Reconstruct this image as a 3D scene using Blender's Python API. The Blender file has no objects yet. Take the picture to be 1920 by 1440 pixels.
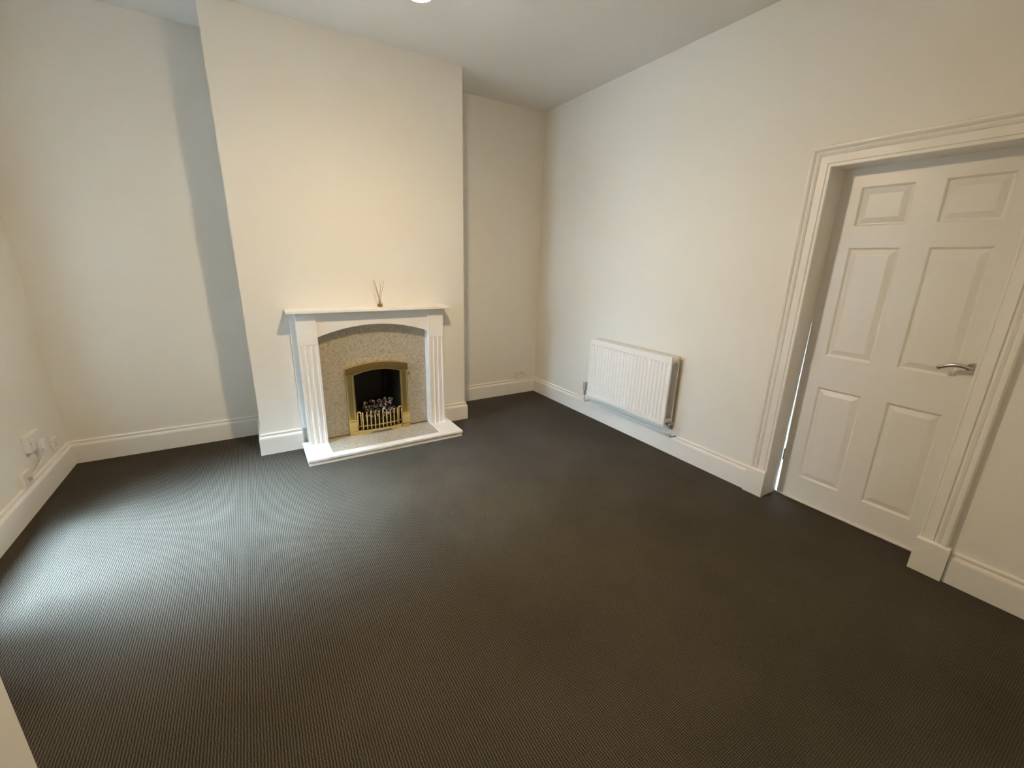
import bpy, bmesh, math, random
from mathutils import Vector, Matrix
random.seed(7)
SC = bpy.context.scene
COL = SC.collection

# ------------------------------------------------------------------ camera
cam_data = bpy.data.cameras.new('camera')
cam_data.sensor_fit = 'HORIZONTAL'
cam_data.sensor_width = 36.0
cam_data.lens = 788.63 / 1920.0 * 36.0
cam_data.clip_start = 0.02
cam = bpy.data.objects.new('camera', cam_data)
COL.objects.link(cam)
RX, ROLL, RZ = 1.2894, 0.0253, -0.5541
cam.matrix_world = (Matrix.Translation((-2.7705, -3.9784, 1.4656)) @ Matrix.Rotation(RZ, 4, 'Z')
                    @ Matrix.Rotation(RX, 4, 'X') @ Matrix.Rotation(ROLL, 4, 'Z'))
SC.camera = cam

# ------------------------------------------------------------------ world (bright overcast sky) and exposure
SKY_STRENGTH = 780.0
BULB_STRENGTH = 1150.0
world = bpy.data.worlds.new('overcast_sky')
SC.world = world
world.use_nodes = True
wn = world.node_tree
bg = wn.nodes['Background']
bg.inputs['Color'].default_value = (0.56, 0.785, 1.0, 1)
bg.inputs['Strength'].default_value = SKY_STRENGTH

SC.view_settings.view_transform = 'Standard'
SC.view_settings.look = 'None'
SC.view_settings.exposure = 0.0
SC.view_settings.gamma = 1.0
SC.view_settings.use_curve_mapping = False
SC.cycles.max_bounces = 9
SC.cycles.diffuse_bounces = 6
SC.cycles.use_denoising = True
SC.cycles.sample_clamp_indirect = 70.0
SC.cycles.sample_clamp_direct = 0.0

# ------------------------------------------------------------------ measures (metres; right wall x=0, alcove wall y=0, carpet z=0)
H = 2.925            # ceiling
XL = -4.007          # left wall
YF = -4.06           # front wall
BD = 0.477           # chimney breast depth
BX0, BX1 = -2.827, -1.135
DY0, DY1 = -2.733, -3.498     # door opening
DZ = 2.0
WY0, WY1 = -0.96, -1.78       # window opening
WZ0, WZ1 = 0.36, 2.15
FCX = -1.95          # fireplace centre

# window portal: helps sampling the sky through the opening
pl = bpy.data.lights.new('window_portal', 'AREA')
pl.shape = 'RECTANGLE'
pl.size = WZ1 - WZ0; pl.size_y = abs(WY1 - WY0)
pl.cycles.is_portal = True
po = bpy.data.objects.new('window_portal', pl)
COL.objects.link(po)
po.location = (XL - 0.22, (WY0 + WY1) / 2, (WZ0 + WZ1) / 2)
# make its -Z axis point into the room (+x)
po.rotation_euler = (0, -math.pi / 2, 0)

# a second portal over the open top between the added yard walls
p2 = bpy.data.lights.new('yard_portal', 'AREA')
p2.shape = 'RECTANGLE'; p2.size = 2.0; p2.size_y = 1.05
p2.cycles.is_portal = True
po2 = bpy.data.objects.new('yard_portal', p2)
COL.objects.link(po2)
po2.location = (XL - 0.22 - 1.0, -1.375, 3.82)

# ------------------------------------------------------------------ materials
def new_mat(name):
    m = bpy.data.materials.new(name)
    m.use_nodes = True
    nt = m.node_tree
    return m, nt, nt.nodes['Principled BSDF']

def mat_plain(name, col, rough=0.5, metal=0.0, noise=0.0, nscale=40.0, bump=0.0, bscale=200.0, coat=0.0):
    m, nt, p = new_mat(name)
    p.inputs['Base Color'].default_value = (*col, 1)
    p.inputs['Roughness'].default_value = rough
    p.inputs['Metallic'].default_value = metal
    if coat:
        p.inputs['Coat Weight'].default_value = coat
        p.inputs['Coat Roughness'].default_value = 0.15
    tc = nt.nodes.new('ShaderNodeTexCoord')
    if noise > 0:
        n = nt.nodes.new('ShaderNodeTexNoise')
        n.inputs['Scale'].default_value = nscale
        n.inputs['Detail'].default_value = 4
        nt.links.new(tc.outputs['Object'], n.inputs['Vector'])
        r = nt.nodes.new('ShaderNodeMixRGB')
        r.inputs[1].default_value = (*[c * (1 - noise) for c in col], 1)
        r.inputs[2].default_value = (*[min(1, c * (1 + noise)) for c in col], 1)
        nt.links.new(n.outputs['Fac'], r.inputs[0])
        nt.links.new(r.outputs[0], p.inputs['Base Color'])
    if bump > 0:
        n2 = nt.nodes.new('ShaderNodeTexNoise')
        n2.inputs['Scale'].default_value = bscale
        n2.inputs['Detail'].default_value = 3
        nt.links.new(tc.outputs['Object'], n2.inputs['Vector'])
        b = nt.nodes.new('ShaderNodeBump')
        b.inputs['Strength'].default_value = bump
        b.inputs['Distance'].default_value = 0.002
        nt.links.new(n2.outputs['Fac'], b.inputs['Height'])
        nt.links.new(b.outputs['Normal'], p.inputs['Normal'])
    return m

WALL = mat_plain('white_wall_paint', (0.80, 0.78, 0.73), 0.65, noise=0.012, nscale=3.0, bump=0.12, bscale=140)
CEIL = mat_plain('white_ceiling_paint', (0.78, 0.765, 0.73), 0.85, noise=0.01, nscale=3.0, bump=0.1, bscale=120)
GLOSS = mat_plain('white_satin_trim_paint', (0.82, 0.805, 0.77), 0.38, noise=0.012, nscale=9.0, bump=0.05, bscale=60)
DOORP = mat_plain('white_satin_door_paint', (0.80, 0.785, 0.75), 0.33, noise=0.01, nscale=6.0, bump=0.04, bscale=90)
MANT = mat_plain('white_painted_wood', (0.84, 0.835, 0.82), 0.36, noise=0.01, nscale=8.0, bump=0.03, bscale=60)
RADP = mat_plain('white_enamelled_steel', (0.86, 0.855, 0.84), 0.30, noise=0.006, nscale=10.0)
RADB = mat_plain('grey_enamelled_steel', (0.70, 0.68, 0.64), 0.45, noise=0.03, nscale=10.0)  # greyer, rougher enamel for the parts behind the front panel
PLAST = mat_plain('white_plastic', (0.78, 0.77, 0.74), 0.35, noise=0.01, nscale=20.0)
PLASTG = mat_plain('grey_socket_plastic', (0.46, 0.44, 0.41), 0.4, noise=0.02, nscale=20.0)
DARK = mat_plain('dark_slot', (0.02, 0.02, 0.02), 0.6, noise=0.1)
BRASS = mat_plain('polished_brass', (0.80, 0.63, 0.31), 0.22, 1.0, noise=0.05, nscale=30.0)
BRASSD = mat_plain('dim_reflecting_brass', (0.56, 0.42, 0.18), 0.34, 1.0, noise=0.08, nscale=30.0)  # darker copy of the brass, dim reflections put into the colour
BLACK = mat_plain('black_firebox', (0.012, 0.011, 0.011), 0.55, noise=0.25, nscale=25.0, bump=0.2, bscale=80)
CHROME = mat_plain('brushed_steel', (0.62, 0.60, 0.57), 0.28, 1.0, noise=0.04, nscale=80.0)
STEELD = mat_plain('dull_pipe_metal', (0.40, 0.37, 0.33), 0.38, 1.0, noise=0.08, nscale=80.0)
REED = mat_plain('rattan_reed', (0.42, 0.27, 0.15), 0.7, noise=0.15, nscale=120.0)
CABLE = mat_plain('white_cable', (0.70, 0.68, 0.64), 0.45, noise=0.02)
VINYL = mat_plain('pale_vinyl', (0.62, 0.60, 0.56), 0.5, noise=0.05, nscale=5.0)
CONC = mat_plain('paving_concrete', (0.30, 0.29, 0.27), 0.9, noise=0.15, nscale=3.0, bump=0.2)
BLOCKER = mat_plain('dark_light_blocker', (0.020, 0.018, 0.016), 0.95, noise=0.2, nscale=6.0, bump=0.3, bscale=40)  # near-black so the added side walls bounce little daylight indoors
BOUNCE = mat_plain('white_bounce_wall', (0.84, 0.83, 0.80), 0.9, noise=0.03, nscale=4.0, bump=0.3, bscale=40)  # white so the added end wall bounces daylight onto the right wall

def mat_marble():
    m, nt, p = new_mat('beige_speckled_marble')
    tc = nt.nodes.new('ShaderNodeTexCoord')
    n = nt.nodes.new('ShaderNodeTexNoise'); n.inputs['Scale'].default_value = 55; n.inputs['Detail'].default_value = 6
    n.inputs['Distortion'].default_value = 1.2
    v = nt.nodes.new('ShaderNodeTexVoronoi'); v.inputs['Scale'].default_value = 75
    nt.links.new(tc.outputs['Object'], n.inputs['Vector'])
    nt.links.new(n.outputs['Color'], v.inputs['Vector'])
    mv = nt.nodes.new('ShaderNodeVectorMath'); mv.operation = 'ADD'
    nt.links.new(tc.outputs['Object'], v.inputs['Vector'])
    cr = nt.nodes.new('ShaderNodeValToRGB')
    e = cr.color_ramp.elements
    e[0].position = 0.30; e[0].color = (0.31, 0.275, 0.215, 1)
    e[1].position = 0.72; e[1].color = (0.58, 0.535, 0.445, 1)
    k = e.new(0.5); k.color = (0.45, 0.41, 0.33, 1)
    nt.links.new(n.outputs['Fac'], cr.inputs['Fac'])
    mix = nt.nodes.new('ShaderNodeMixRGB'); mix.blend_type = 'MULTIPLY'; mix.inputs[0].default_value = 0.35
    cr2 = nt.nodes.new('ShaderNodeValToRGB')
    cr2.color_ramp.elements[0].color = (0.62, 0.60, 0.56, 1)
    cr2.color_ramp.elements[1].position = 0.5
    nt.links.new(v.outputs['Distance'], cr2.inputs['Fac'])
    nt.links.new(cr.outputs[0], mix.inputs[1]); nt.links.new(cr2.outputs[0], mix.inputs[2])
    nt.links.new(mix.outputs[0], p.inputs['Base Color'])
    p.inputs['Roughness'].default_value = 0.28
    return m
MARBLE = mat_marble()

def mat_carpet():
    m, nt, p = new_mat('grey_brown_loop_carpet')
    L = nt.links.new
    def nd(t, **kw):
        n = nt.nodes.new(t)
        for k, v in kw.items():
            setattr(n, k, v)
        return n
    def mth(op, a, b=None):
        n = nd('ShaderNodeMath', operation=op)
        for i, q in enumerate((a, b)):
            if q is None: continue
            if isinstance(q, (int, float)): n.inputs[i].default_value = q
            else: L(q, n.inputs[i])
        return n.outputs[0]
    tc = nd('ShaderNodeTexCoord')
    wob = nd('ShaderNodeTexNoise'); wob.inputs['Scale'].default_value = 60; wob.inputs['Detail'].default_value = 2
    L(tc.outputs['Object'], wob.inputs['Vector'])
    sub = nd('ShaderNodeVectorMath', operation='SUBTRACT'); L(wob.outputs['Color'], sub.inputs[0]); sub.inputs[1].default_value = (.5, .5, .5)
    scl = nd('ShaderNodeVectorMath', operation='SCALE'); L(sub.outputs[0], scl.inputs[0]); scl.inputs['Scale'].default_value = 0.006
    add = nd('ShaderNodeVectorMath', operation='ADD'); L(tc.outputs['Object'], add.inputs[0]); L(scl.outputs[0], add.inputs[1])
    sep = nd('ShaderNodeSeparateXYZ'); L(add.outputs[0], sep.inputs[0])
    cx = mth('COSINE', mth('MULTIPLY', sep.outputs['X'], 2 * math.pi / 0.0088))
    cy = mth('COSINE', mth('MULTIPLY', sep.outputs['Y'], 2 * math.pi / 0.0072))
    hx = mth('ADD', mth('MULTIPLY', cx, 0.5), 0.5)
    hy = mth('ADD', mth('MULTIPLY', cy, 0.32), 0.68)
    h = mth('MULTIPLY', hx, hy)
    fib = nd('ShaderNodeTexNoise'); fib.inputs['Scale'].default_value = 420; fib.inputs['Detail'].default_value = 3
    L(tc.outputs['Object'], fib.inputs['Vector'])
    big = nd('ShaderNodeTexNoise'); big.inputs['Scale'].default_value = 1.6; big.inputs['Detail'].default_value = 5
    L(tc.outputs['Object'], big.inputs['Vector'])
    v = mth('ADD', mth('MULTIPLY', h, 0.75), mth('MULTIPLY', fib.outputs['Fac'], 0.55))
    cr = nd('ShaderNodeValToRGB')
    e = cr.color_ramp.elements
    e[0].position = 0.15; e[0].color = (0.014, 0.0117, 0.0087, 1)
    e[1].position = 1.0; e[1].color = (0.142, 0.125, 0.102, 1)
    L(v, cr.inputs['Fac'])
    bigr = nd('ShaderNodeMapRange'); L(big.outputs['Fac'], bigr.inputs['Value'])
    bigr.inputs['From Min'].default_value = 0.3; bigr.inputs['From Max'].default_value = 0.7
    bigr.inputs['To Min'].default_value = 0.84; bigr.inputs['To Max'].default_value = 1.12
    mul = nd('ShaderNodeVectorMath', operation='SCALE'); L(cr.outputs[0], mul.inputs[0]); L(bigr.outputs[0], mul.inputs['Scale'])
    L(mul.outputs[0], p.inputs['Base Color'])
    b = nd('ShaderNodeBump'); b.inputs['Strength'].default_value = 0.45; b.inputs['Distance'].default_value = 0.002
    L(v, b.inputs['Height']); L(b.outputs['Normal'], p.inputs['Normal'])
    p.inputs['Roughness'].default_value = 0.85
    p.inputs['Specular IOR Level'].default_value = 0.0
    p.inputs['Sheen Weight'].default_value = 0.0
    p.inputs['Sheen Roughness'].default_value = 0.5
    return m
CARPET = mat_carpet()

def mat_coal():
    m, nt, p = new_mat('ashy_imitation_coal')
    tc = nt.nodes.new('ShaderNodeTexCoord')
    n = nt.nodes.new('ShaderNodeTexNoise'); n.inputs['Scale'].default_value = 1.4; n.inputs['Detail'].default_value = 6
    nt.links.new(tc.outputs['Object'], n.inputs['Vector'])
    cr = nt.nodes.new('ShaderNodeValToRGB')
    e = cr.color_ramp.elements
    e[0].position = 0.48; e[0].color = (0.016, 0.013, 0.013, 1)
    e[1].position = 0.64; e[1].color = (0.50, 0.46, 0.46, 1)
    nt.links.new(n.outputs['Fac'], cr.inputs['Fac']); nt.links.new(cr.outputs[0], p.inputs['Base Color'])
    p.inputs['Roughness'].default_value = 0.9
    b = nt.nodes.new('ShaderNodeBump'); b.inputs['Strength'].default_value = 0.6; b.inputs['Distance'].default_value = 0.006
    nt.links.new(n.outputs['Fac'], b.inputs['Height']); nt.links.new(b.outputs['Normal'], p.inputs['Normal'])
    return m
COAL = mat_coal()

def mat_glass(name, tint=(0.97, 0.98, 0.98), gl=0.06):
    m = bpy.data.materials.new(name); m.use_nodes = True
    nt = m.node_tree; nt.nodes.clear()
    out = nt.nodes.new('ShaderNodeOutputMaterial')
    t = nt.nodes.new('ShaderNodeBsdfTransparent'); t.inputs[0].default_value = (*tint, 1)
    g = nt.nodes.new('ShaderNodeBsdfGlossy'); g.inputs['Roughness'].default_value = 0.03
    lw = nt.nodes.new('ShaderNodeLayerWeight'); lw.inputs['Blend'].default_value = 0.5
    pw = nt.nodes.new('ShaderNodeMath'); pw.operation = 'POWER'; pw.inputs[1].default_value = 5.0
    f = nt.nodes.new('ShaderNodeMath'); f.operation = 'MULTIPLY_ADD'; f.inputs[1].default_value = 0.9; f.inputs[2].default_value = 0.04
    nt.links.new(lw.outputs['Facing'], pw.inputs[0]); nt.links.new(pw.outputs[0], f.inputs[0])
    mx = nt.nodes.new('ShaderNodeMixShader')
    nt.links.new(f.outputs[0], mx.inputs[0]); nt.links.new(t.outputs[0], mx.inputs[1]); nt.links.new(g.outputs[0], mx.inputs[2])
    nt.links.new(mx.outputs[0], out.inputs[0])
    return m
PANE = mat_glass('window_glass')
BOTTLE = mat_glass('clear_bottle_glass', (0.93, 0.90, 0.84))
OIL = mat_glass('amber_fragrance_oil', (0.78, 0.55, 0.22))

def mat_emit(name, col, s):
    m = bpy.data.materials.new(name); m.use_nodes = True
    nt = m.node_tree; nt.nodes.clear()
    out = nt.nodes.new('ShaderNodeOutputMaterial')
    e = nt.nodes.new('ShaderNodeEmission')
    e.inputs[0].default_value = (*col, 1); e.inputs[1].default_value = s
    nt.links.new(e.outputs[0], out.inputs[0])
    return m
BULB = mat_emit('warm_bulb_diffuser', (1.0, 0.76, 0.46), BULB_STRENGTH)

# ------------------------------------------------------------------ builders
def empty(name, loc=(0, 0, 0), label=None, cat=None, group=None, kind=None):
    o = bpy.data.objects.new(name, None)
    o.empty_display_size = 0.05
    COL.objects.link(o); o.location = loc
    return tag(o, label, cat, group, kind)

def tag(o, label=None, cat=None, group=None, kind=None):
    if label: o['label'] = label
    if cat: o['category'] = cat
    if group: o['group'] = group
    if kind: o['kind'] = kind
    return o

def wloc(o):
    v = Vector((0, 0, 0))
    while o is not None:
        v += Vector(o.location); o = o.parent
    return v

def obj(name, bm, mat, parent=None, smooth=False, origin=None, bevel=0.0, seg=2, angle=35):
    """bm holds world coordinates; the object's origin is put at `origin` (default: parent's place)"""
    bmesh.ops.recalc_face_normals(bm, faces=bm.faces[:])
    base = wloc(parent) if parent is not None else Vector((0, 0, 0))
    org = Vector(origin) if origin is not None else base
    bmesh.ops.translate(bm, verts=bm.verts[:], vec=-org)
    me = bpy.data.meshes.new(name)
    bm.to_mesh(me); bm.free()
    me.materials.append(mat)
    if smooth:
        me.polygons.foreach_set('use_smooth', [True] * len(me.polygons))
    o = bpy.data.objects.new(name, me)
    COL.objects.link(o)
    if parent is not None: o.parent = parent
    o.location = org - base
    if bevel > 0:
        md = o.modifiers.new('edge', 'BEVEL'); md.width = bevel; md.segments = seg
        md.limit_method = 'ANGLE'; md.angle_limit = math.radians(angle)
    return o

def box(bm, x0, x1, y0, y1, z0, z1):
    x0, x1 = sorted((x0, x1)); y0, y1 = sorted((y0, y1)); z0, z1 = sorted((z0, z1))
    v = [bm.verts.new((x, y, z)) for z in (z0, z1) for y in (y0, y1) for x in (x0, x1)]
    for f in ((0, 2, 3, 1), (4, 5, 7, 6), (0, 1, 5, 4), (2, 6, 7, 3), (0, 4, 6, 2), (1, 3, 7, 5)):
        bm.faces.new([v[i] for i in f])
    return v

def B(*a):
    bm = bmesh.new(); box(bm, *a); return bm

def holed_slab(us, vs, solid, t0, t1, to3):
    """grid cells us x vs; solid(i,j) tells which cells are wall; extruded between t0 and t1; to3(u,v,t)->xyz"""
    bm = bmesh.new(); cache = {}
    def vt(i, j, t):
        k = (i, j, t)
        if k not in cache: cache[k] = bm.verts.new(to3(us[i], vs[j], t))
        return cache[k]
    nu, nv = len(us) - 1, len(vs) - 1
    S = lambda i, j: 0 <= i < nu and 0 <= j < nv and solid(i, j)
    for i in range(nu):
        for j in range(nv):
            if not S(i, j): continue
            for t in (t0, t1):
                bm.faces.new([vt(i, j, t), vt(i + 1, j, t), vt(i + 1, j + 1, t), vt(i, j + 1, t)])
            for (di, dj, a, b) in ((-1, 0, (i, j), (i, j + 1)), (1, 0, (i + 1, j), (i + 1, j + 1)),
                                   (0, -1, (i, j), (i + 1, j)), (0, 1, (i, j + 1), (i + 1, j + 1))):
                if not S(i + di, j + dj):
                    bm.faces.new([vt(*a, t0), vt(*b, t0), vt(*b, t1), vt(*a, t1)])
    return bm

def sweep_segments(path, prof, side, to3):
    """path: 2-D polyline; prof: (offset from the line, height); one bmesh per straight run, mitred where runs meet"""
    n = len(path); P = [Vector(p) for p in path]
    dirs = [(P[i + 1] - P[i]).normalized() for i in range(n - 1)]
    nor = [Vector((-d.y, d.x)) * side for d in dirs]
    mit = []
    for i in range(n):
        if i == 0: mit.append(nor[0])
        elif i == n - 1: mit.append(nor[-1])
        else:
            m = (nor[i - 1] + nor[i])
            mit.append(m / (1 + nor[i - 1].dot(nor[i])))
    out = []
    for i in range(n - 1):
        bm = bmesh.new(); rings = []
        for k in (i, i + 1):
            rings.append([bm.verts.new(to3(*(P[k] + mit[k] * a), h)) for a, h in prof])
        m = len(prof)
        for q in range(m):
            bm.faces.new([rings[0][q], rings[0][(q + 1) % m], rings[1][(q + 1) % m], rings[1][q]])
        bm.faces.new(rings[0]); bm.faces.new(rings[1][::-1])
        out.append(bm)
    return out

def tube(bm, pts, r, seg=10, caps=True):
    pts = [Vector(p) for p in pts]
    rs = r if isinstance(r, (list, tuple)) else [r] * len(pts)
    rings = []; up = None
    for i, p in enumerate(pts):
        d = (pts[min(i + 1, len(pts) - 1)] - pts[max(i - 1, 0)]).normalized()
        if up is None:
            up = d.orthogonal().normalized()
        up = (up - d * up.dot(d)).normalized(); s = d.cross(up)
        rings.append([bm.verts.new(p + (up * math.cos(a) + s * math.sin(a)) * rs[i])
                      for a in (2 * math.pi * k / seg for k in range(seg))])
    for a, b in zip(rings, rings[1:]):
        for k in range(seg):
            bm.faces.new([a[k], a[(k + 1) % seg], b[(k + 1) % seg], b[k]])
    if caps:
        bm.faces.new(rings[0][::-1]); bm.faces.new(rings[-1])

def lathe(bm, prof, c, seg=24, axis='Z'):
    """prof: (radius, height) pairs around an axis through c"""
    c = Vector(c); rings = []
    for r, h in prof:
        ring = []
        for k in range(seg):
            a = 2 * math.pi * k / seg
            q = Vector((r * math.cos(a), r * math.sin(a), h))
            if axis == 'X': q = Vector((h, r * math.cos(a), r * math.sin(a)))
            if axis == 'Y': q = Vector((r * math.cos(a), h, r * math.sin(a)))
            ring.append(bm.verts.new(c + q))
        rings.append(ring)
    for a, b in zip(rings, rings[1:]):
        for k in range(seg):
            bm.faces.new([a[k], a[(k + 1) % seg], b[(k + 1) % seg], b[k]])
    bm.faces.new(rings[0][::-1]); bm.faces.new(rings[-1])

def arc(x0, x1, z_edge, z_mid, n=16):
    """points of a flat arch from x0 to x1"""
    w = (x1 - x0) / 2; s = z_mid - z_edge
    R = (w * w + s * s) / (2 * s); cx = (x0 + x1) / 2; cz = z_mid - R
    a = math.asin(w / R)
    return [(cx + R * math.sin(t), cz + R * math.cos(t)) for t in (-a + 2 * a * i / n for i in range(n + 1))]

def strip_prism(lower, upper, y0, y1):
    """solid between two polylines of equal length in the xz plane, from y0 to y1"""
    bm = bmesh.new(); n = len(lower)
    V = {}
    for key, pts in (('l', lower), ('u', upper)):
        for i, (x, z) in enumerate(pts):
            for k, y in enumerate((y0, y1)):
                V[key, i, k] = bm.verts.new((x, y, z))
    for i in range(n - 1):
        bm.faces.new([V['l', i, 0], V['l', i + 1, 0], V['u', i + 1, 0], V['u', i, 0]])
        bm.faces.new([V['l', i, 1], V['u', i, 1], V['u', i + 1, 1], V['l', i + 1, 1]])
        bm.faces.new([V['l', i, 0], V['l', i, 1], V['l', i + 1, 1], V['l', i + 1, 0]])
        bm.faces.new([V['u', i, 0], V['u', i + 1, 0], V['u', i + 1, 1], V['u', i, 1]])
    for i in (0, n - 1):
        bm.faces.new([V['l', i, 0], V['u', i, 0], V['u', i, 1], V['l', i, 1]])
    return bm

def struct(name, bm, mat, label, cat, **kw):
    return tag(obj(name, bm, mat, **kw), label, cat, kind='structure')

# ================================================================== THE SETTING
struct('floor', holed_slab([XL, 0.0, 0.15], [YF, DY1, DY0, 0.0], lambda i, j: i == 0 or j == 1, -0.06, 0.0, lambda u, v, t: (u, v, t)), CARPET, 'dark grey-brown loop pile carpet covering the whole floor', 'carpet')
struct('ceiling', B(XL - 0.22, 0.15, YF - 0.12, 0.2, H, H + 0.12), CEIL, 'plain white painted ceiling', 'ceiling')
struct('wall_back', B(XL - 0.22, 0.15, 0.0, 0.2, -0.06, H), WALL, 'white back wall seen in the alcoves beside the chimney breast', 'wall')
# chimney breast with the fire opening
FO0, FO1, FOZ = FCX - 0.20, FCX + 0.20, 0.60
bmx = holed_slab([BX0, FO0, FO1, BX1], [0, FOZ, H], lambda i, j: not (i == 1 and j == 0), 0, 1,
                 lambda u, v, t: (u, -BD if t == 0 else 0.0, v))
struct('wall_chimney_breast', bmx, WALL, 'white chimney breast projecting behind the fireplace', 'wall')
# left wall with window opening
bmx = holed_slab([YF, WY1, WY0, 0.0], [-0.06, WZ0, WZ1, H], lambda i, j: not (i == 1 and j == 1), XL - 0.22, XL,
                 lambda u, v, t: (t, u, v))
struct('wall_left', bmx, WALL, 'white side wall with the sockets and the window', 'wall')
# right wall with door opening
bmx = holed_slab([YF, DY1 - 0.02, DY0 + 0.02, 0.0], [0.0, DZ + 0.02, H], lambda i, j: not (i == 1 and j == 0), 0.0, 0.15,
                 lambda u, v, t: (t, u, v))
struct('wall_right', bmx, WALL, 'white side wall with the radiator and the panelled door', 'wall')
# front wall with the doorway the camera looks in from
EX0, EX1 = -3.155, -2.36
bmx = holed_slab([XL - 0.22, EX0, EX1, 0.15], [-0.06, 2.02, H], lambda i, j: not (i == 1 and j == 0), YF - 0.12, YF,
                 lambda u, v, t: (u, t, v))
struct('wall_front', bmx, WALL, 'white wall behind the camera with an open doorway', 'wall')
# unseen hall behind the doorway, added to keep sky light out
HY = YF - 0.12
bmx = holed_slab([-4.0, -3.9, -1.6, -1.5], [HY - 1.3, HY - 1.2, HY], lambda i, j: not (i == 1 and j == 1), -0.06, 2.5, lambda u, v, t: (u, v, t))
struct('wall_hall', bmx, WALL, 'white walls closing the unseen hall behind the camera', 'wall')
struct('ceiling_hall', B(-4.0, -1.5, HY - 1.3, HY, 2.5, 2.6), CEIL, 'white ceiling closing the unseen hall behind the camera', 'ceiling')
struct('floor_hall', B(-3.9, -1.6, HY - 1.2, YF, -0.06, 0.0), CARPET, 'dark carpet in the hall behind the camera', 'carpet')
# outside: paving, and unseen walls added to block and bounce the daylight
struct('ground', B(-16, 9, -14, 9, -0.30, -0.10), CONC, 'grey concrete paving outside the house', 'paving')

XO = XL - 0.22
struct('wall_added_bounce', B(XO - 2.2, XO - 2.0, -3.5, 1.0, -0.1, 4.0), BOUNCE, 'unseen white wall added outside the window to block low sky and bounce daylight in', 'wall')  # added: stops the low sky and reflects daylight indoors
struct('wall_added_block_near', B(XO - 2.0, XO, -2.15, -1.90, -0.1, 3.8), BLOCKER, 'unseen dark wall added outside the window to block daylight on the near side', 'wall')  # added side walls keep daylight off the alcove and narrow its patch
struct('wall_added_block_far', B(XO - 2.0, XO, -0.85, -0.60, -0.1, 3.8), BLOCKER, 'unseen dark wall added outside the window to block daylight on the far side', 'wall')
# passage behind the panelled door; its rooflight is added to brighten the door slit
struct('floor_passage', B(0.15, 1.3, -4.1, -0.9, -0.10, -0.0008), VINYL, 'pale vinyl floor of the passage running under the closed door', 'floor')
struct('wall_passage', holed_slab([0.15, 1.3, 1.42], [-4.2, -4.1, -0.9, -0.8], lambda i, j: not (i == 0 and j == 1), -0.1, 2.5, lambda u, v, t: (u, v, t)),
       WALL, 'white walls of the daylit passage behind the closed door', 'wall')
struct('ceiling_passage', holed_slab([0.15, 0.6, 0.95, 1.42], [-4.2, -2.5, -2.0, -0.8], lambda i, j: not (i == 1 and j == 1), 2.5, 2.6, lambda u, v, t: (u, v, t)),
       CEIL, 'ceiling with an opening added to light the unseen passage behind the closed door', 'ceiling')

# ---- baseboards
SK = [(0, 0), (0.022, 0), (0.022, 0.126), (0.0205, 0.134), (0.0165, 0.141), (0.0105, 0.1445), (0.0095, 0.149),
      (0.0125, 0.153), (0.0135, 0.159), (0.0115, 0.165), (0.007, 0.168), (0, 0.168)]
P2 = lambda x, y, h: (x, y, h)
def skirting(name, path, side, label):
    root = empty(name, (path[0][0], path[0][1], 0), label, 'baseboard', kind='structure')
    for bm in sweep_segments(path, SK, side, P2):
        obj('skirting_board', bm, GLOSS, root)
LEG0, LEG1 = FCX - 0.601, FCX + 0.601
skirting('baseboard_left', [(XL, YF), (XL, 0), (BX0, 0), (BX0, -BD), (LEG0, -BD)], -1,
         'white moulded skirting around the left alcove up to the fireplace')
skirting('baseboard_right', [(LEG1, -BD), (BX1, -BD), (BX1, 0), (0, 0), (0, DY0 + 0.124)], -1,
         'white moulded skirting from the fireplace past the radiator to the door')
skirting('baseboard_door', [(0, DY1 - 0.126), (0, YF)], -1,
         'short white moulded skirting on the near side of the panelled door')

# ---- door trim
ARCH = [(0, 0), (0, 0.013), (0.003, 0.016), (0.011, 0.016), (0.013, 0.013), (0.017, 0.013), (0.020, 0.019), (0.054, 0.021),
        (0.056, 0.014), (0.059, 0.014), (0.061, 0.021), (0.070, 0.026), (0.080, 0.022), (0.083, 0.019), (0.087, 0.027),
        (0.095, 0.032), (0.104, 0.032), (0.109, 0.026), (0.110, 0.0)]
tr = empty('trim_1', (0, (DY0 + DY1) / 2, 0), 'white moulded door surround with plinth blocks around the panelled door', 'door frame', kind='structure')
HP = 0.184
path = [(DY0, HP), (DY0, DZ), (DY1, DZ), (DY1, HP)]
for bm in sweep_segments(path, ARCH, -1, lambda u, v, h: (-h, u, v)):
    obj('architrave', bm, GLOSS, tr)
for y0, y1 in ((DY0 - 0.003, DY0 + 0.122), (DY1 + 0.003, DY1 - 0.124)):
    bm = bmesh.new()
    y0, y1 = sorted((y0, y1))
    rings = []
    for z, d in ((0, 0), (HP - 0.008, 0), (HP, 0.007)):
        rings.append([bm.verts.new(p) for p in ((-0.036 + d, y0 + d * .4, z), (-0.036 + d, y1 - d * .4, z), (0, y1 - d * .4, z), (0, y0 + d * .4, z))])
    for a, b in zip(rings, rings[1:]):
        for k in range(4): bm.faces.new([a[k], a[(k + 1) % 4], b[(k + 1) % 4], b[k]])
    bm.faces.new(rings[0][::-1]); bm.faces.new(rings[-1])
    obj('plinth_block', bm, GLOSS, tr, bevel=0.0015)
obj('door_lining', B(0.0, 0.151, DY0, DY0 + 0.02, 0, DZ + 0.02), GLOSS, tr)
obj('door_lining', B(0.0, 0.151, DY1 - 0.02, DY1, 0, DZ + 0.02), GLOSS, tr)
obj('door_lining', B(0.0, 0.151, DY1, DY0, DZ, DZ + 0.02), GLOSS, tr)

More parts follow.
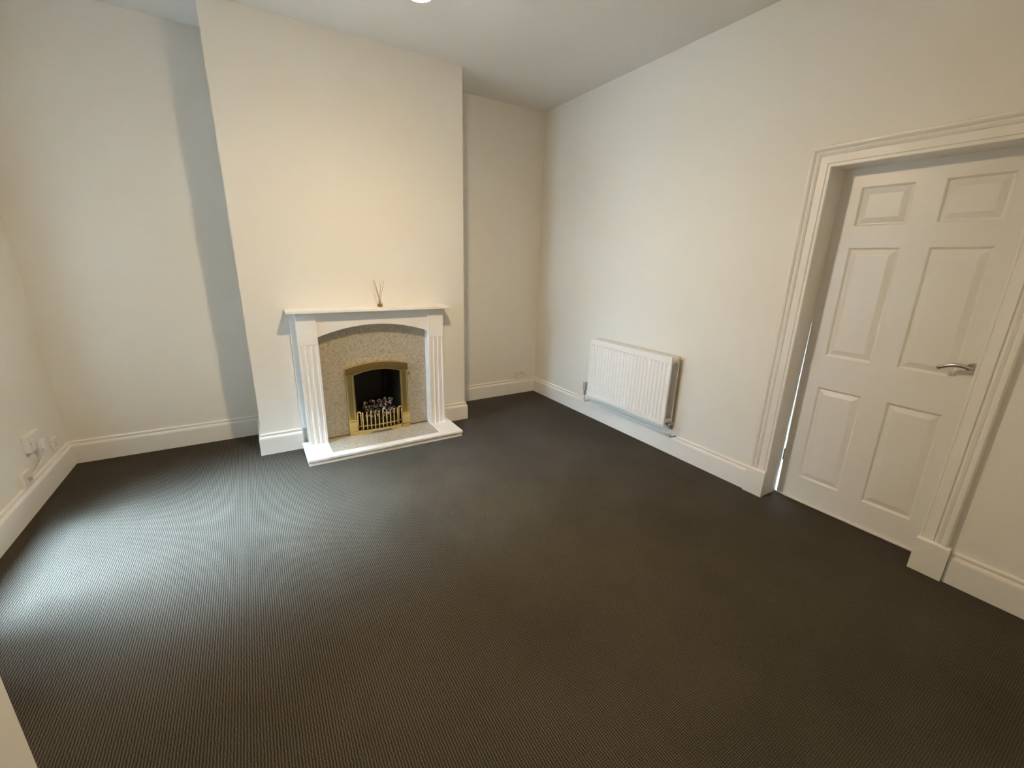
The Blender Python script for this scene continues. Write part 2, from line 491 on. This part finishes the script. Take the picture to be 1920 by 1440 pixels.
# ---- six-panel doors
def panel_bm(u0, u1, v0, v1, to3, sgn=1):
    bm = bmesh.new(); rings = []
    for ins, d in ((0, 0), (0.004, -0.002), (0.010, -0.0095), (0.014, -0.0100), (0.040, -0.0015), (0.043, -0.001)):
        rings.append([bm.verts.new(to3(a, b, d)) for a, b in ((u0 + ins, v0 + ins), (u1 - ins, v0 + ins), (u1 - ins, v1 - ins), (u0 + ins, v1 - ins))])
    for a, b in zip(rings, rings[1:]):
        for k in range(4): bm.faces.new([a[k], a[(k + 1) % 4], b[(k + 1) % 4], b[k]])
    bm.faces.new(rings[-1])
    # thickness: close it behind
    back = [bm.verts.new(to3(a, b, -0.0165)) for a, b in ((u0, v0), (u1, v0), (u1, v1), (u0, v1))]
    for k in range(4): bm.faces.new([rings[0][(k + 1) % 4], rings[0][k], back[k], back[(k + 1) % 4]])
    bm.faces.new(back[::-1])
    return bm

PU = [0.105, 0.334, 0.447, 0.676]
PV = [0.153, 0.763, 0.958, 1.578, 1.691, 1.893]
def build_door(root, to3, thick=0.035):
    us = [0, *PU, 0.762]; vs = [0, *PV, 1.996]
    hole = lambda i, j: i in (1, 3) and j in (1, 3, 5)
    bm = holed_slab(us, vs, lambda i, j: not hole(i, j), 0.0, -thick, lambda u, v, t: to3(u, v, t))
    obj('door_leaf', bm, DOORP, root)
    for i in (1, 3):
        for j in (1, 3, 5):
            obj('panel', panel_bm(us[i], us[i + 1], vs[j], vs[j + 1], to3), DOORP, root)
            bmb = panel_bm(us[i], us[i + 1], vs[j], vs[j + 1], lambda u, v, d: to3(u, v, -thick - d))
            obj('panel', bmb, DOORP, root)

d1 = empty('door_1', (0.1505, DY0, 0.012), 'white closed six-panel door with a curved steel lever handle', 'door', kind='structure')
TILT = 0.0104          # the leaf hangs slightly out of true: daylight shows down the hinge side
def d1map(u, v, t):
    yy = DY0 - 0.0125 - u + TILT * (v if v < 3 else 3) ; return (0.1505 - t, yy, 0.012 + v)
build_door(d1, d1map)
# lever handle
hd = bmesh.new()
lathe(hd, [(0.0, 0.0), (0.026, 0.0), (0.026, -0.006), (0.023, -0.009), (0.0, -0.009)], (0.152, -3.462, 1.030), 28, 'X')
rose = obj('handle', hd, CHROME, d1, smooth=False)
hb = bmesh.new()
tube(hb, [(0.145, -3.462, 1.030), (0.118, -3.462, 1.030), (0.106, -3.459, 1.030), (0.100, -3.450, 1.031)], 0.0095, 12)
obj('handle_neck', hb, CHROME, rose, smooth=True)
hb = bmesh.new()
lp = []
for i in range(15):
    s = i / 14
    lp.append((0.099 - 0.004 * math.sin(math.pi * s), -3.468 + 0.118 * s, 1.021 + 0.026 * math.sin(math.pi * (0.12 + 0.80 * s)) - 0.012 * s))
tube(hb, lp, [0.0085 + 0.0018 * math.sin(math.pi * i / 14) for i in range(15)], 12)
obj('lever', hb, CHROME, rose, smooth=True)
for z in (0.275, 1.02, 1.75):
    bm = bmesh.new()
    tube(bm, [(0.160, DY0 - 0.006 + 0.0, z - 0.04), (0.160, DY0 - 0.006, z + 0.04)], 0.0062, 10)
    obj('hinge', bm, BLACK, d1)
struct('trim_2', B(0.139, 0.190, DY1, DY0, 0.0, 0.0112), PLAST, 'thin pale threshold strip under the closed panelled door', 'threshold strip', bevel=0.002)

# open door beside the camera
OX, OY = -3.100, -3.30
d2 = empty('door_2', (OX, YF, 0.012), 'edge of an open white door at the lower left corner', 'door', kind='structure')
build_door(d2, lambda u, v, t: (OX + t, OY - u + 0.0, 0.012 + v))

# ---- window in the left wall
w1 = empty('window_1', (XL, (WY0 + WY1) / 2, WZ0), 'white sash window letting daylight in from the left', 'window', kind='structure')
fx0, fx1 = XL - 0.15, XL - 0.08
us = [WY1, WY1 + 0.05, WY0 - 0.05, WY0]; zm = (WZ0 + WZ1) / 2
vs = [WZ0, WZ0 + 0.05, WZ1 - 0.05, WZ1]
obj('window_frame', holed_slab(us, vs, lambda i, j: not (i == 1 and j == 1), fx0, fx1, lambda u, v, t: (t, u, v)), GLOSS, w1)
for z0, z1, xo in ((WZ0 + 0.05, zm + 0.02, 0.0), (zm - 0.02, WZ1 - 0.05, -0.03)):
    us2 = [WY1 + 0.05, WY1 + 0.09, WY0 - 0.09, WY0 - 0.05]; vs2 = [z0, z0 + 0.04, z1 - 0.04, z1]
    s = obj('sash', holed_slab(us2, vs2, lambda i, j: not (i == 1 and j == 1), fx1 - 0.035 + xo, fx1 - 0.005 + xo, lambda u, v, t: (t, u, v)), GLOSS, w1)
    obj('pane', B(fx1 - 0.022 + xo, fx1 - 0.018 + xo, us2[1], us2[2], vs2[1], vs2[2]), PANE, s)
obj('window_sill', B(XL - 0.08, XL + 0.015, WY1 + 0.0, WY0 - 0.0, WZ0, WZ0 + 0.018), GLOSS, w1, bevel=0.004)

# ================================================================== PENDANT LAMP
LX, LY, LZ = -2.068, -2.085, 2.463
lamp = empty('pendant_lamp', (LX, LY, H), 'lit warm white bulb hanging from the ceiling at the top edge', 'lamp')
bm = bmesh.new(); lathe(bm, [(0.0, 0.0), (0.05, 0.0), (0.05, -0.012), (0.03, -0.03), (0.0, -0.03)], (LX, LY, H), 24)
obj('ceiling_rose', bm, PLAST, lamp)
bm = bmesh.new(); tube(bm, [(LX, LY, H - 0.03), (LX, LY, LZ + 0.155)], 0.004, 8)
obj('cord', bm, PLAST, lamp, smooth=True)
bm = bmesh.new(); lathe(bm, [(0.0, 0.16), (0.012, 0.16), (0.02, 0.145), (0.022, 0.10), (0.0, 0.10)], (LX, LY, LZ), 20)
obj('lamp_holder', bm, PLAST, lamp)
RB = 0.058; RC = 0.021
bm = bmesh.new(); lathe(bm, [(0.0, 0.10), (0.016, 0.10), (0.018, 0.085), (0.03, 0.05), (RB * 0.97, 0.012), (RB, 0.0005), (0.0, 0.0005)], (LX, LY, LZ), 28)
bl = obj('bulb', bm, PLAST, lamp, smooth=False)
bm = bmesh.new()
lathe(bm, [(0.0, 0.0)] + [(RB * math.cos(a), -RC * math.sin(a)) for a in (math.radians(9 * k) for k in range(0, 10))] + [(0.0, -RC)], (LX, LY, LZ), 28)
bmesh.ops.remove_doubles(bm, verts=bm.verts[:], dist=1e-5)
obj('bulb_diffuser', bm, BULB, bl, smooth=True)

# ================================================================== FIREPLACE
HZ = 0.050                       # hearth top
YB = -BD                         # breast face
YBP = YB - 0.020                 # marble face
YL = YB - 0.115                  # pilaster face
# hearth
he = empty('hearth', (FCX, YB - 0.2, 0), 'white painted hearth with a beige marble slab on the carpet', 'hearth')
HX0, HX1, HY0, HY1 = -2.562, -1.335, YB - 0.0235, -0.866
IX0, IX1, IY1 = -2.381, -1.520, -0.800
bm = holed_slab([HX0, IX0, IX1, HX1], [HY1, IY1, HY0], lambda i, j: not (i == 1 and j == 1), 0.030, HZ, lambda u, v, t: (u, v, t))
obj('hearth_top', bm, MANT, he, bevel=0.003)
bm = holed_slab([HX0 + 0.006, IX0, IX1, HX1 - 0.006], [HY1 + 0.007, IY1, HY0], lambda i, j: not (i == 1 and j == 1), 0.0, 0.030, lambda u, v, t: (u, v, t))
obj('hearth_base', bm, MANT, he)
obj('marble_slab', B(IX0, IX1, IY1, HY0, 0.0, HZ - 0.006), MARBLE, he)
# marble back panel (behind the surround)
bm = holed_slab([IX0 + 0.001, FO0, FO1, IX1 - 0.001], [HZ, FOZ, 0.99], lambda i, j: not (i == 1 and j == 0), YB - 0.0005, YBP, lambda u, v, t: (u, t, v))
tag(obj('back_panel', bm, MARBLE, origin=(FCX, YB, HZ)), 'beige speckled marble back panel around the gas fire', 'back panel')
# surround
su = empty('fireplace_surround', (FCX, YB, HZ), 'white painted fireplace surround with fluted legs and arched header', 'fireplace')
ZS = 1.078
def pilaster(x0, x1):
    """cross-section with three flutes below a plain block"""
    w = x1 - x0; zf = 0.84
    obj('leg_block', B(x0, x1, YL, YB - 0.022, zf, ZS), MANT, su, bevel=0.002)
    fl = [(0, 0)]
    m = 0.016; rid = 0.011; fw = (w - 2 * m - 2 * rid) / 3; u = m
    for k in range(3):
        fl += [(u, 0), (u + 0.004, 0.0055), (u + fw - 0.004, 0.0055), (u + fw, 0)]
        u += fw + rid
    fl.append((w, 0))
    bm = bmesh.new(); R = []
    for z in (HZ, zf - 0.0):
        R.append([bm.verts.new((x0 + a, YL + d, z)) for a, d in fl] + [bm.verts.new((x1, YB - 0.022, z)), bm.verts.new((x0, YB - 0.022, z))])
    n = len(R[0])
    for k in range(n): bm.faces.new([R[0][k], R[0][(k + 1) % n], R[1][(k + 1) % n], R[1][k]])
    bm.faces.new(R[0]); bm.faces.new(R[1][::-1])
    obj('fluted_leg', bm, MANT, su)
LX0, LX1, RX0, RX1 = -2.516, -2.381, -1.520, -1.385
pilaster(LX0, LX1); pilaster(RX0, RX1)
obj('side_board', B(-2.551, LX1, YB - 0.022, YB, 0.17, ZS), MANT, su, bevel=0.0015)
obj('side_board', B(RX0, -1.349, YB - 0.022, YB, 0.17, ZS), MANT, su, bevel=0.0015)
lo = arc(LX1, RX0, 0.892, 0.972, 24)
up = [(x, ZS) for x, z in lo]
obj('arched_header', strip_prism(lo, up, YL + 0.014, YB - 0.021), MANT, su)
obj('mantel_shelf', B(-2.576, -1.350, YB - 0.178, YB, ZS, ZS + 0.024), MANT, su, bevel=0.005, seg=3)

# gas fire
gf = empty('gas_fire', (FCX, YBP, HZ), 'brass framed gas fire with black firebox and curved fret', 'gas fire')
ZH0 = HZ - 0.006
# firebox
bm = bmesh.new()
x0, x1, y0, y1, z0, z1 = FO0 + 0.004, FO1 - 0.004, YBP - 0.004, -0.16, ZH0 + 0.001, FOZ - 0.004
t = 0.008
box(bm, x0, x1, y1 - t, y1, z0, z1)
box(bm, x0, x0 + t, y0, y1 - t, z0, z1); box(bm, x1 - t, x1, y0, y1 - t, z0, z1)
box(bm, x0 + t, x1 - t, y0, y1 - t, z1 - t, z1); box(bm, x0 + t, x1 - t, y0, y1 - t, z0, z0 + t)
obj('firebox', bm, BLACK, gf)
for k in (-1, 1):
    obj('firebox_cheek', B(FCX + k * 0.125, FCX + k * 0.135, -0.24, -0.168, z0 + t, 0.5), BLACK, gf)
FX0, FX1 = -2.202, -1.696
FI0, FI1 = FX0 + 0.064, FX1 - 0.064
YFR = YBP - 0.030
for a, b in ((FX0, FI0), (FI1, FX1)):
    bm = bmesh.new()
    # column with a shallow raised centre
    w = b - a
    sec = [(0, 0.0), (0, -0.024), (0.008, -0.028), (0.016, -0.024), (w - 0.016, -0.024), (w - 0.008, -0.028), (w, -0.024), (w, 0.0)]
    R = [[bm.verts.new((a + u, YBP + d, z)) for u, d in sec] for z in (0.180, 0.575)]
    for k in range(len(sec)): bm.faces.new([R[0][k], R[0][(k + 1) % len(sec)], R[1][(k + 1) % len(sec)], R[1][k]])
    bm.faces.new(R[0]); bm.faces.new(R[1][::-1])
    obj('frame_column', bm, BRASSD, gf)
    obj('frame_foot', B(a - 0.003, b + 0.003, YBP - 0.040, YBP, 0.080, 0.162), BRASS, gf, bevel=0.003)
    obj('frame_capital', B(a - 0.005, b + 0.005, YBP - 0.046, YBP, 0.162, 0.182), BRASS, gf, bevel=0.006, seg=3)
    obj('frame_base', B(a - 0.004, b + 0.004, YBP - 0.046, YBP, ZH0, 0.078), BRASS, gf, bevel=0.002)
lo = arc(FI0, FI1, 0.560, 0.592, 16)
lo = [(FX0 - 0.003, 0.560)] + lo + [(FX1 + 0.003, 0.560)]
ua = arc(FX0 - 0.003, FX1 + 0.003, 0.622, 0.658, 200)
def zat(x): return min(ua, key=lambda p: abs(p[0] - x))[1]
up = [(x, zat(x)) for x, z in lo]
obj('frame_arch', strip_prism(lo, up, YBP - 0.042, YBP), BRASS, gf, bevel=0.004)
bm = bmesh.new(); tube(bm, [(FX1 + 0.003, YBP - 0.012, 0.515), (FX1 + 0.024, YBP - 0.014, 0.528)], 0.004, 8)
obj('control_knob', bm, BLACK, gf)
# fret: bowed base rail with upright bars
fr = empty('fret', (0, 0, 0)); fr.parent = gf; fr.location = (0, -0.05, 0)
F0, F1 = -2.136, -1.766
def bow(x, amt): 
    s = (x - (F0 + F1) / 2) / ((F1 - F0) / 2); return YFR - 0.006 - amt * (1 - s * s)
xs = [F0 + (F1 - F0) * i / 20 for i in range(21)]
def bowed_plate(z0, z1, amt, th, mat, name, skip=None):
    bm = bmesh.new()
    R = []
    for x in xs:
        y = bow(x, amt)
        zb = z0
        if skip and skip[0] < x < skip[1]: zb = skip[2]
        R.append([bm.verts.new(p) for p in ((x, y, zb), (x, y, z1), (x, y + th, z1), (x, y + th, zb))])
    for a, b in zip(R, R[1:]):
        for k in range(4): bm.faces.new([a[k], a[(k + 1) % 4], b[(k + 1) % 4], b[k]])
    bm.faces.new(R[0][::-1]); bm.faces.new(R[-1])
    return obj(name, bm, mat, fr)
bowed_plate(ZH0, 0.082, 0.026, 0.006, BRASS, 'fret_base', skip=(-2.04, -1.865, 0.064))
bowed_plate(0.112, 0.122, 0.024, 0.004, BRASSD, 'fret_rail')
NB = 10
for i in range(NB):
    x = F0 + 0.040 + (F1 - F0 - 0.080) * i / (NB - 1)
    bm = bmesh.new()
    pts = [(x, bow(x, 0.026) + 0.002 - 0.006 * s, 0.082 + 0.158 * s) for s in (0, 0.25, 0.5, 0.75, 0.92)]
    pts.append((x, pts[-1][1] - 0.006, 0.082 + 0.158 * 0.99)); pts.append((x, pts[-1][1] + 0.004, 0.082 + 0.158 * 1.02))
    tube(bm, pts, [0.0066, 0.0062, 0.0062, 0.0064, 0.0070, 0.0082, 0.004], 8)
    obj('fret_bar', bm, BRASS, fr, smooth=True)
for x in (F0 + 0.014, F1 - 0.014):
    bm = bmesh.new(); pts = []
    y = bow(x, 0.026) + 0.002
    for k in range(9):
        a = math.pi * k / 8
        pts.append((x - 0.012 * math.cos(a), y - 0.006, 0.234 + 0.012 * math.sin(a)))
    pts = [(x - 0.012, y, 0.082)] + pts + [(x + 0.012, y, 0.082)]
    tube(bm, pts, 0.0060, 8)
    obj('fret_end_loop', bm, BRASS, fr, smooth=True)
obj('coal_bed', B(FCX - 0.15, FCX + 0.15, -0.49, -0.30, ZH0 + 0.012, 0.150), BLACK, gf, bevel=0.01)

def coal_mesh(seed):
    r = random.Random(seed); bm = bmesh.new()
    bmesh.ops.create_icosphere(bm, subdivisions=2, radius=1.0)
    ph = [Vector((r.uniform(-1, 1), r.uniform(-1, 1), r.uniform(-1, 1))).normalized() for _ in range(9)]
    for v in bm.verts:
        n = v.co.normalized(); k = 1.0
        for p in ph:
            d = n.dot(p)
            if d > 0.50: k = min(k, 0.66 / max(d, 0.01) if d > 0.66 else k)
        v.co = n * k * r.uniform(0.94, 1.06)
    me = bpy.data.meshes.new('coal'); bm.to_mesh(me); bm.free(); me.materials.append(COAL)
    return me
CM = [coal_mesh(s) for s in range(5)]
spots = []
for row, (n, y, z, off) in enumerate(((6, -0.480, 0.180, 0.0), (6, -0.440, 0.205, 0.01), (6, -0.395, 0.232, -0.004), (5, -0.345, 0.252, 0.012))):
    for i in range(n):
        spots.append((FCX + 0.022 - 0.135 + 0.27 * (i + 0.5) / n + off + random.uniform(-.008, .008), y + random.uniform(-.01, .01), z + random.uniform(-.008, .008)))
for i, p in enumerate(spots):
    o = bpy.data.objects.new('coal', CM[i % 5]); COL.objects.link(o)
    o.location = p; s = random.uniform(0.024, 0.028)
    o.scale = (s * random.uniform(1, 1.25), s, s * random.uniform(.8, 1)); o.rotation_euler = [random.uniform(0, 6.28) for _ in range(3)]
    tag(o, 'ashy dark grey imitation coal piled behind the brass fret', 'coal', 'imitation coals in the gas fire')

# reed diffuser
RXC, RYC, RZC = -1.902, YB - 0.085, ZS + 0.024
rd = empty('reed_diffuser', (RXC, RYC, RZC), 'small glass reed diffuser with thin brown reeds on the mantel shelf', 'diffuser')
bm = bmesh.new(); lathe(bm, [(0.0, 0.0), (0.021, 0.0), (0.0225, 0.006), (0.0215, 0.028), (0.014, 0.040), (0.009, 0.046), (0.009, 0.058), (0.0105, 0.060), (0.0, 0.060)], (RXC, RYC, RZC), 20)
obj('bottle', bm, BOTTLE, rd, smooth=True)
bm = bmesh.new(); lathe(bm, [(0.0, 0.003), (0.0185, 0.003), (0.0195, 0.008), (0.019, 0.022), (0.0, 0.022)], (RXC, RYC, RZC), 20)
obj('fragrance_oil', bm, OIL, rd, smooth=True)
for bx, by, tx, ty, tz in ((0.012, 0.004, -0.034, -0.004, 0.208), (0.010, -0.004, -0.042, 0.006, 0.204), (-0.010, 0.0, 0.022, 0.004, 0.206), (-0.006, 0.006, 0.040, -0.004, 0.204), (0.008, 0.008, -0.030, 0.012, 0.206)):
    bm = bmesh.new(); tube(bm, [(RXC + bx, RYC + by, RZC + 0.006), (RXC + tx, RYC + ty, RZC + tz)], 0.0016, 6)
    obj('reed', bm, REED, rd, smooth=True)

# ================================================================== RADIATOR
ra = empty('radiator', (0, -1.53, 0), 'white double panel radiator with vertical flutes on the side wall', 'radiator')
RY0, RY1, RZ0, RZ1 = -1.083, -1.985, 0.264, 0.810
def rad_panel(name, xf, depth, mat, flutes):
    """panel with vertical rounded channels; xf = face"""
    bm = bmesh.new(); N = 24; pitch = (RY0 - RY1 - 0.030) / N
    prof = [0.0]; ys = [RY0]; 
    col = [(RY0, 0.0), (RY0 - 0.012, 0.0)]
    for k in range(N):
        s = RY0 - 0.015 - k * pitch
        for f, d in ((0.08, 0.0), (0.24, 0.009), (0.62, 0.009), (0.78, 0.0)):
            col.append((s - f * pitch, d))
    col += [(RY1 + 0.012, 0.0), (RY1, 0.0)]
    zs = [(RZ0, 0), (RZ0 + 0.030, 0), (RZ0 + 0.046, 1), (RZ1 - 0.062, 1), (RZ1 - 0.046, 0), (RZ1, 0)]
    G = [[bm.verts.new((xf + d * w * (1 if flutes else 0), y, z)) for y, d in col] for z, w in zs]
    for a, b in zip(G, G[1:]):
        for k in range(len(col) - 1):
            bm.faces.new([a[k], a[k + 1], b[k + 1], b[k]])
    # back and edges
    bk = [bm.verts.new((xf + depth, y, z)) for y, z in ((RY0, RZ0), (RY1, RZ0), (RY1, RZ1), (RY0, RZ1))]
    bm.faces.new(bk)
    bm.faces.new([v for v in G[0]] + [bk[1], bk[0]])
    bm.faces.new([v for v in G[-1]] + [bk[2], bk[3]])
    bm.faces.new([g[0] for g in G] + [bk[3], bk[0]])
    bm.faces.new([g[-1] for g in G] + [bk[2], bk[1]])
    return obj(name, bm, mat, ra)
rad_panel('front_panel', -0.136, 0.016, RADP, True)
rad_panel('rear_panel', -0.052, 0.014, RADB, False)
# convector fins behind the front panel and top connecting strip
bm = bmesh.new()
for k in range(18):
    y = RY0 - 0.06 - k * 0.0465
    box(bm, -0.119, -0.0525, y - 0.002, y + 0.002, RZ0 + 0.06, RZ1 - 0.07)
obj('convector_fins', bm, RADB, ra)
for z in (RZ0 + 0.035, RZ1 - 0.045):
    for y in (RY0 - 0.016, RY1 + 0.014):
        bm = bmesh.new(); tube(bm, [(-0.121, y, z), (-0.0515, y, z)], 0.017, 14)
        obj('header_pipe', bm, RADB, ra, smooth=True)
for y in (RY0 - 0.15, RY1 + 0.15):
    obj('wall_bracket', B(-0.038, -0.001, y - 0.015, y + 0.015, RZ0 + 0.1, RZ1 - 0.1), RADB, ra)
# blanking plugs at the top corners
bm = bmesh.new(); lathe(bm, [(0.0, 0.0), (0.012, 0.0), (0.012, -0.012), (0.0, -0.012)], (-0.088, RY1 + 0.006, RZ1 - 0.045), 6, 'Y')
obj('blanking_plug', bm, STEELD, ra)
# valves with pipes
def valve(yv, yr, cap, zc, label):
    xc = -0.088
    bm = bmesh.new(); lathe(bm, [(0.0, -0.022), (0.011, -0.022), (0.0125, -0.010), (0.0125, 0.012), (0.009, 0.018), (0.0, 0.018)], (xc, yv, zc), 14)
    v = obj('valve', bm, STEELD, ra, smooth=False); v['label'] = label
    bm = bmesh.new(); tube(bm, [(xc, yv, zc), (xc, yr, zc)], 0.009, 12); obj('union', bm, CHROME, v, smooth=True)
    bm = bmesh.new()
    if cap:
        lathe(bm, [(0.0, 0.018), (0.015, 0.018), (0.0195, 0.028), (0.0195, 0.060), (0.022, 0.064), (0.022, 0.084), (0.018, 0.102), (0.0, 0.104)], (xc, yv, zc), 16)
        obj('valve_head', bm, PLASTG, v)
    else:
        lathe(bm, [(0.0, 0.018), (0.010, 0.018), (0.010, 0.030), (0.0, 0.032)], (xc, yv, zc), 14)
        obj('valve_head', bm, CHROME, v)
    bm = bmesh.new()
    pts = [(xc, yv, zc - 0.02), (xc, yv, zc - 0.08)]
    for k in range(1, 6):
        a = math.pi / 2 * k / 5; pts.append((xc + 0.016 * (1 - math.cos(a)), yv, zc - 0.08 - 0.016 * math.sin(a)))
    pts.append((-0.0225, yv, zc - 0.096))
    tube(bm, pts, 0.0062, 10); obj('pipe', bm, CHROME, v, smooth=True)
valve(RY0 + 0.082, RY0 - 0.004, True, RZ0 + 0.0, 'radiator valve with a tall grey head')
valve(RY1 - 0.040, RY1 + 0.008, False, RZ0 + 0.004, 'small metal lockshield valve')

# ================================================================== SOCKETS
def plate(name, cy, cz, w, h, face, label, cat, depth=0.010, double=True):
    """face: 'back' on y=0 facing -y (cy is x there); 'left' on x=XL facing +x"""
    if face == 'back': M = lambda u, v, t: (cy + u, -t, cz + v)
    else: M = lambda u, v, t: (XL + t, cy - u, cz + v)
    def bx(u0, u1, v0, v1, t0, t1):
        a, b = M(u0, v0, t0), M(u1, v1, t1)
        return B(a[0], b[0], a[1], b[1], a[2], b[2])
    root = empty(name, M(0, 0, 0), label, cat)
    obj('plate', bx(-w / 2, w / 2, -h / 2, h / 2, 0, depth), PLAST, root, bevel=0.003)
    return root, bx
r, bx = plate('wall_socket', -0.193, 0.2195, 0.147, 0.088, 'back', 'white double socket low on the alcove wall near the right corner', 'socket')
for s in (-1, 1):
    obj('rocker_switch', bx(s * 0.012 - 0.006, s * 0.012 + 0.006, 0.008, 0.030, 0.010, 0.0135), PLASTG, r, bevel=0.001)
    for du, dv in ((0, 0.006), (-0.011, -0.014), (0.011, -0.014)):
        obj('pin_hole', bx(s * 0.047 + du - 0.003, s * 0.047 + du + 0.003, dv - 0.002 - (0.004 if du == 0 else 0), dv + 0.002, 0.009, 0.0104), DARK, r)
# left wall group
r, bx = plate('plugged_socket', -0.525, 0.372, 0.150, 0.100, 'left', 'white switched box, topmost of the sockets on the left wall', 'socket', 0.030)
obj('rocker_switch', bx(0.020, 0.036, -0.012, 0.020, 0.030, 0.034), PLAST, r, bevel=0.001)
obj('screw_cover', bx(0.052, 0.062, -0.006, 0.004, 0.030, 0.032), PLASTG, r)
obj('plug', bx(-0.052, -0.004, -0.060, -0.004, 0.030, 0.058), PLAST, r, bevel=0.006)
r, bx = plate('aerial_socket', -0.700, 0.206, 0.110, 0.088, 'left', 'white square plate just above the left skirting, nearest the camera', 'socket', 0.022)
obj('connector', bx(-0.010, 0.010, -0.010, 0.010, 0.022, 0.034), PLASTG, r, bevel=0.002)
r, bx = plate('corner_socket', -0.215, 0.235, 0.088, 0.088, 'left', 'grey-white single socket beside the left alcove corner', 'socket', 0.012)
for du, dv in ((0, 0.010), (-0.011, -0.010), (0.011, -0.010)):
    obj('pin_hole', bx(du - 0.003, du + 0.003, dv - 0.004, dv + 0.004, 0.0115, 0.0124), DARK, r)
bm = bmesh.new()
tube(bm, [(XL + 0.048, -0.497, 0.312), (XL + 0.046, -0.505, 0.285), (XL + 0.035, -0.535, 0.245), (XL + 0.020, -0.575, 0.212), (XL + 0.016, -0.62, 0.200), (XL + 0.012, -0.645, 0.200)], 0.005, 8)
tag(obj('power_cable', bm, CABLE, smooth=True, origin=(XL, -0.57, 0.2)), 'short white cable between the two left wall sockets', 'cable')
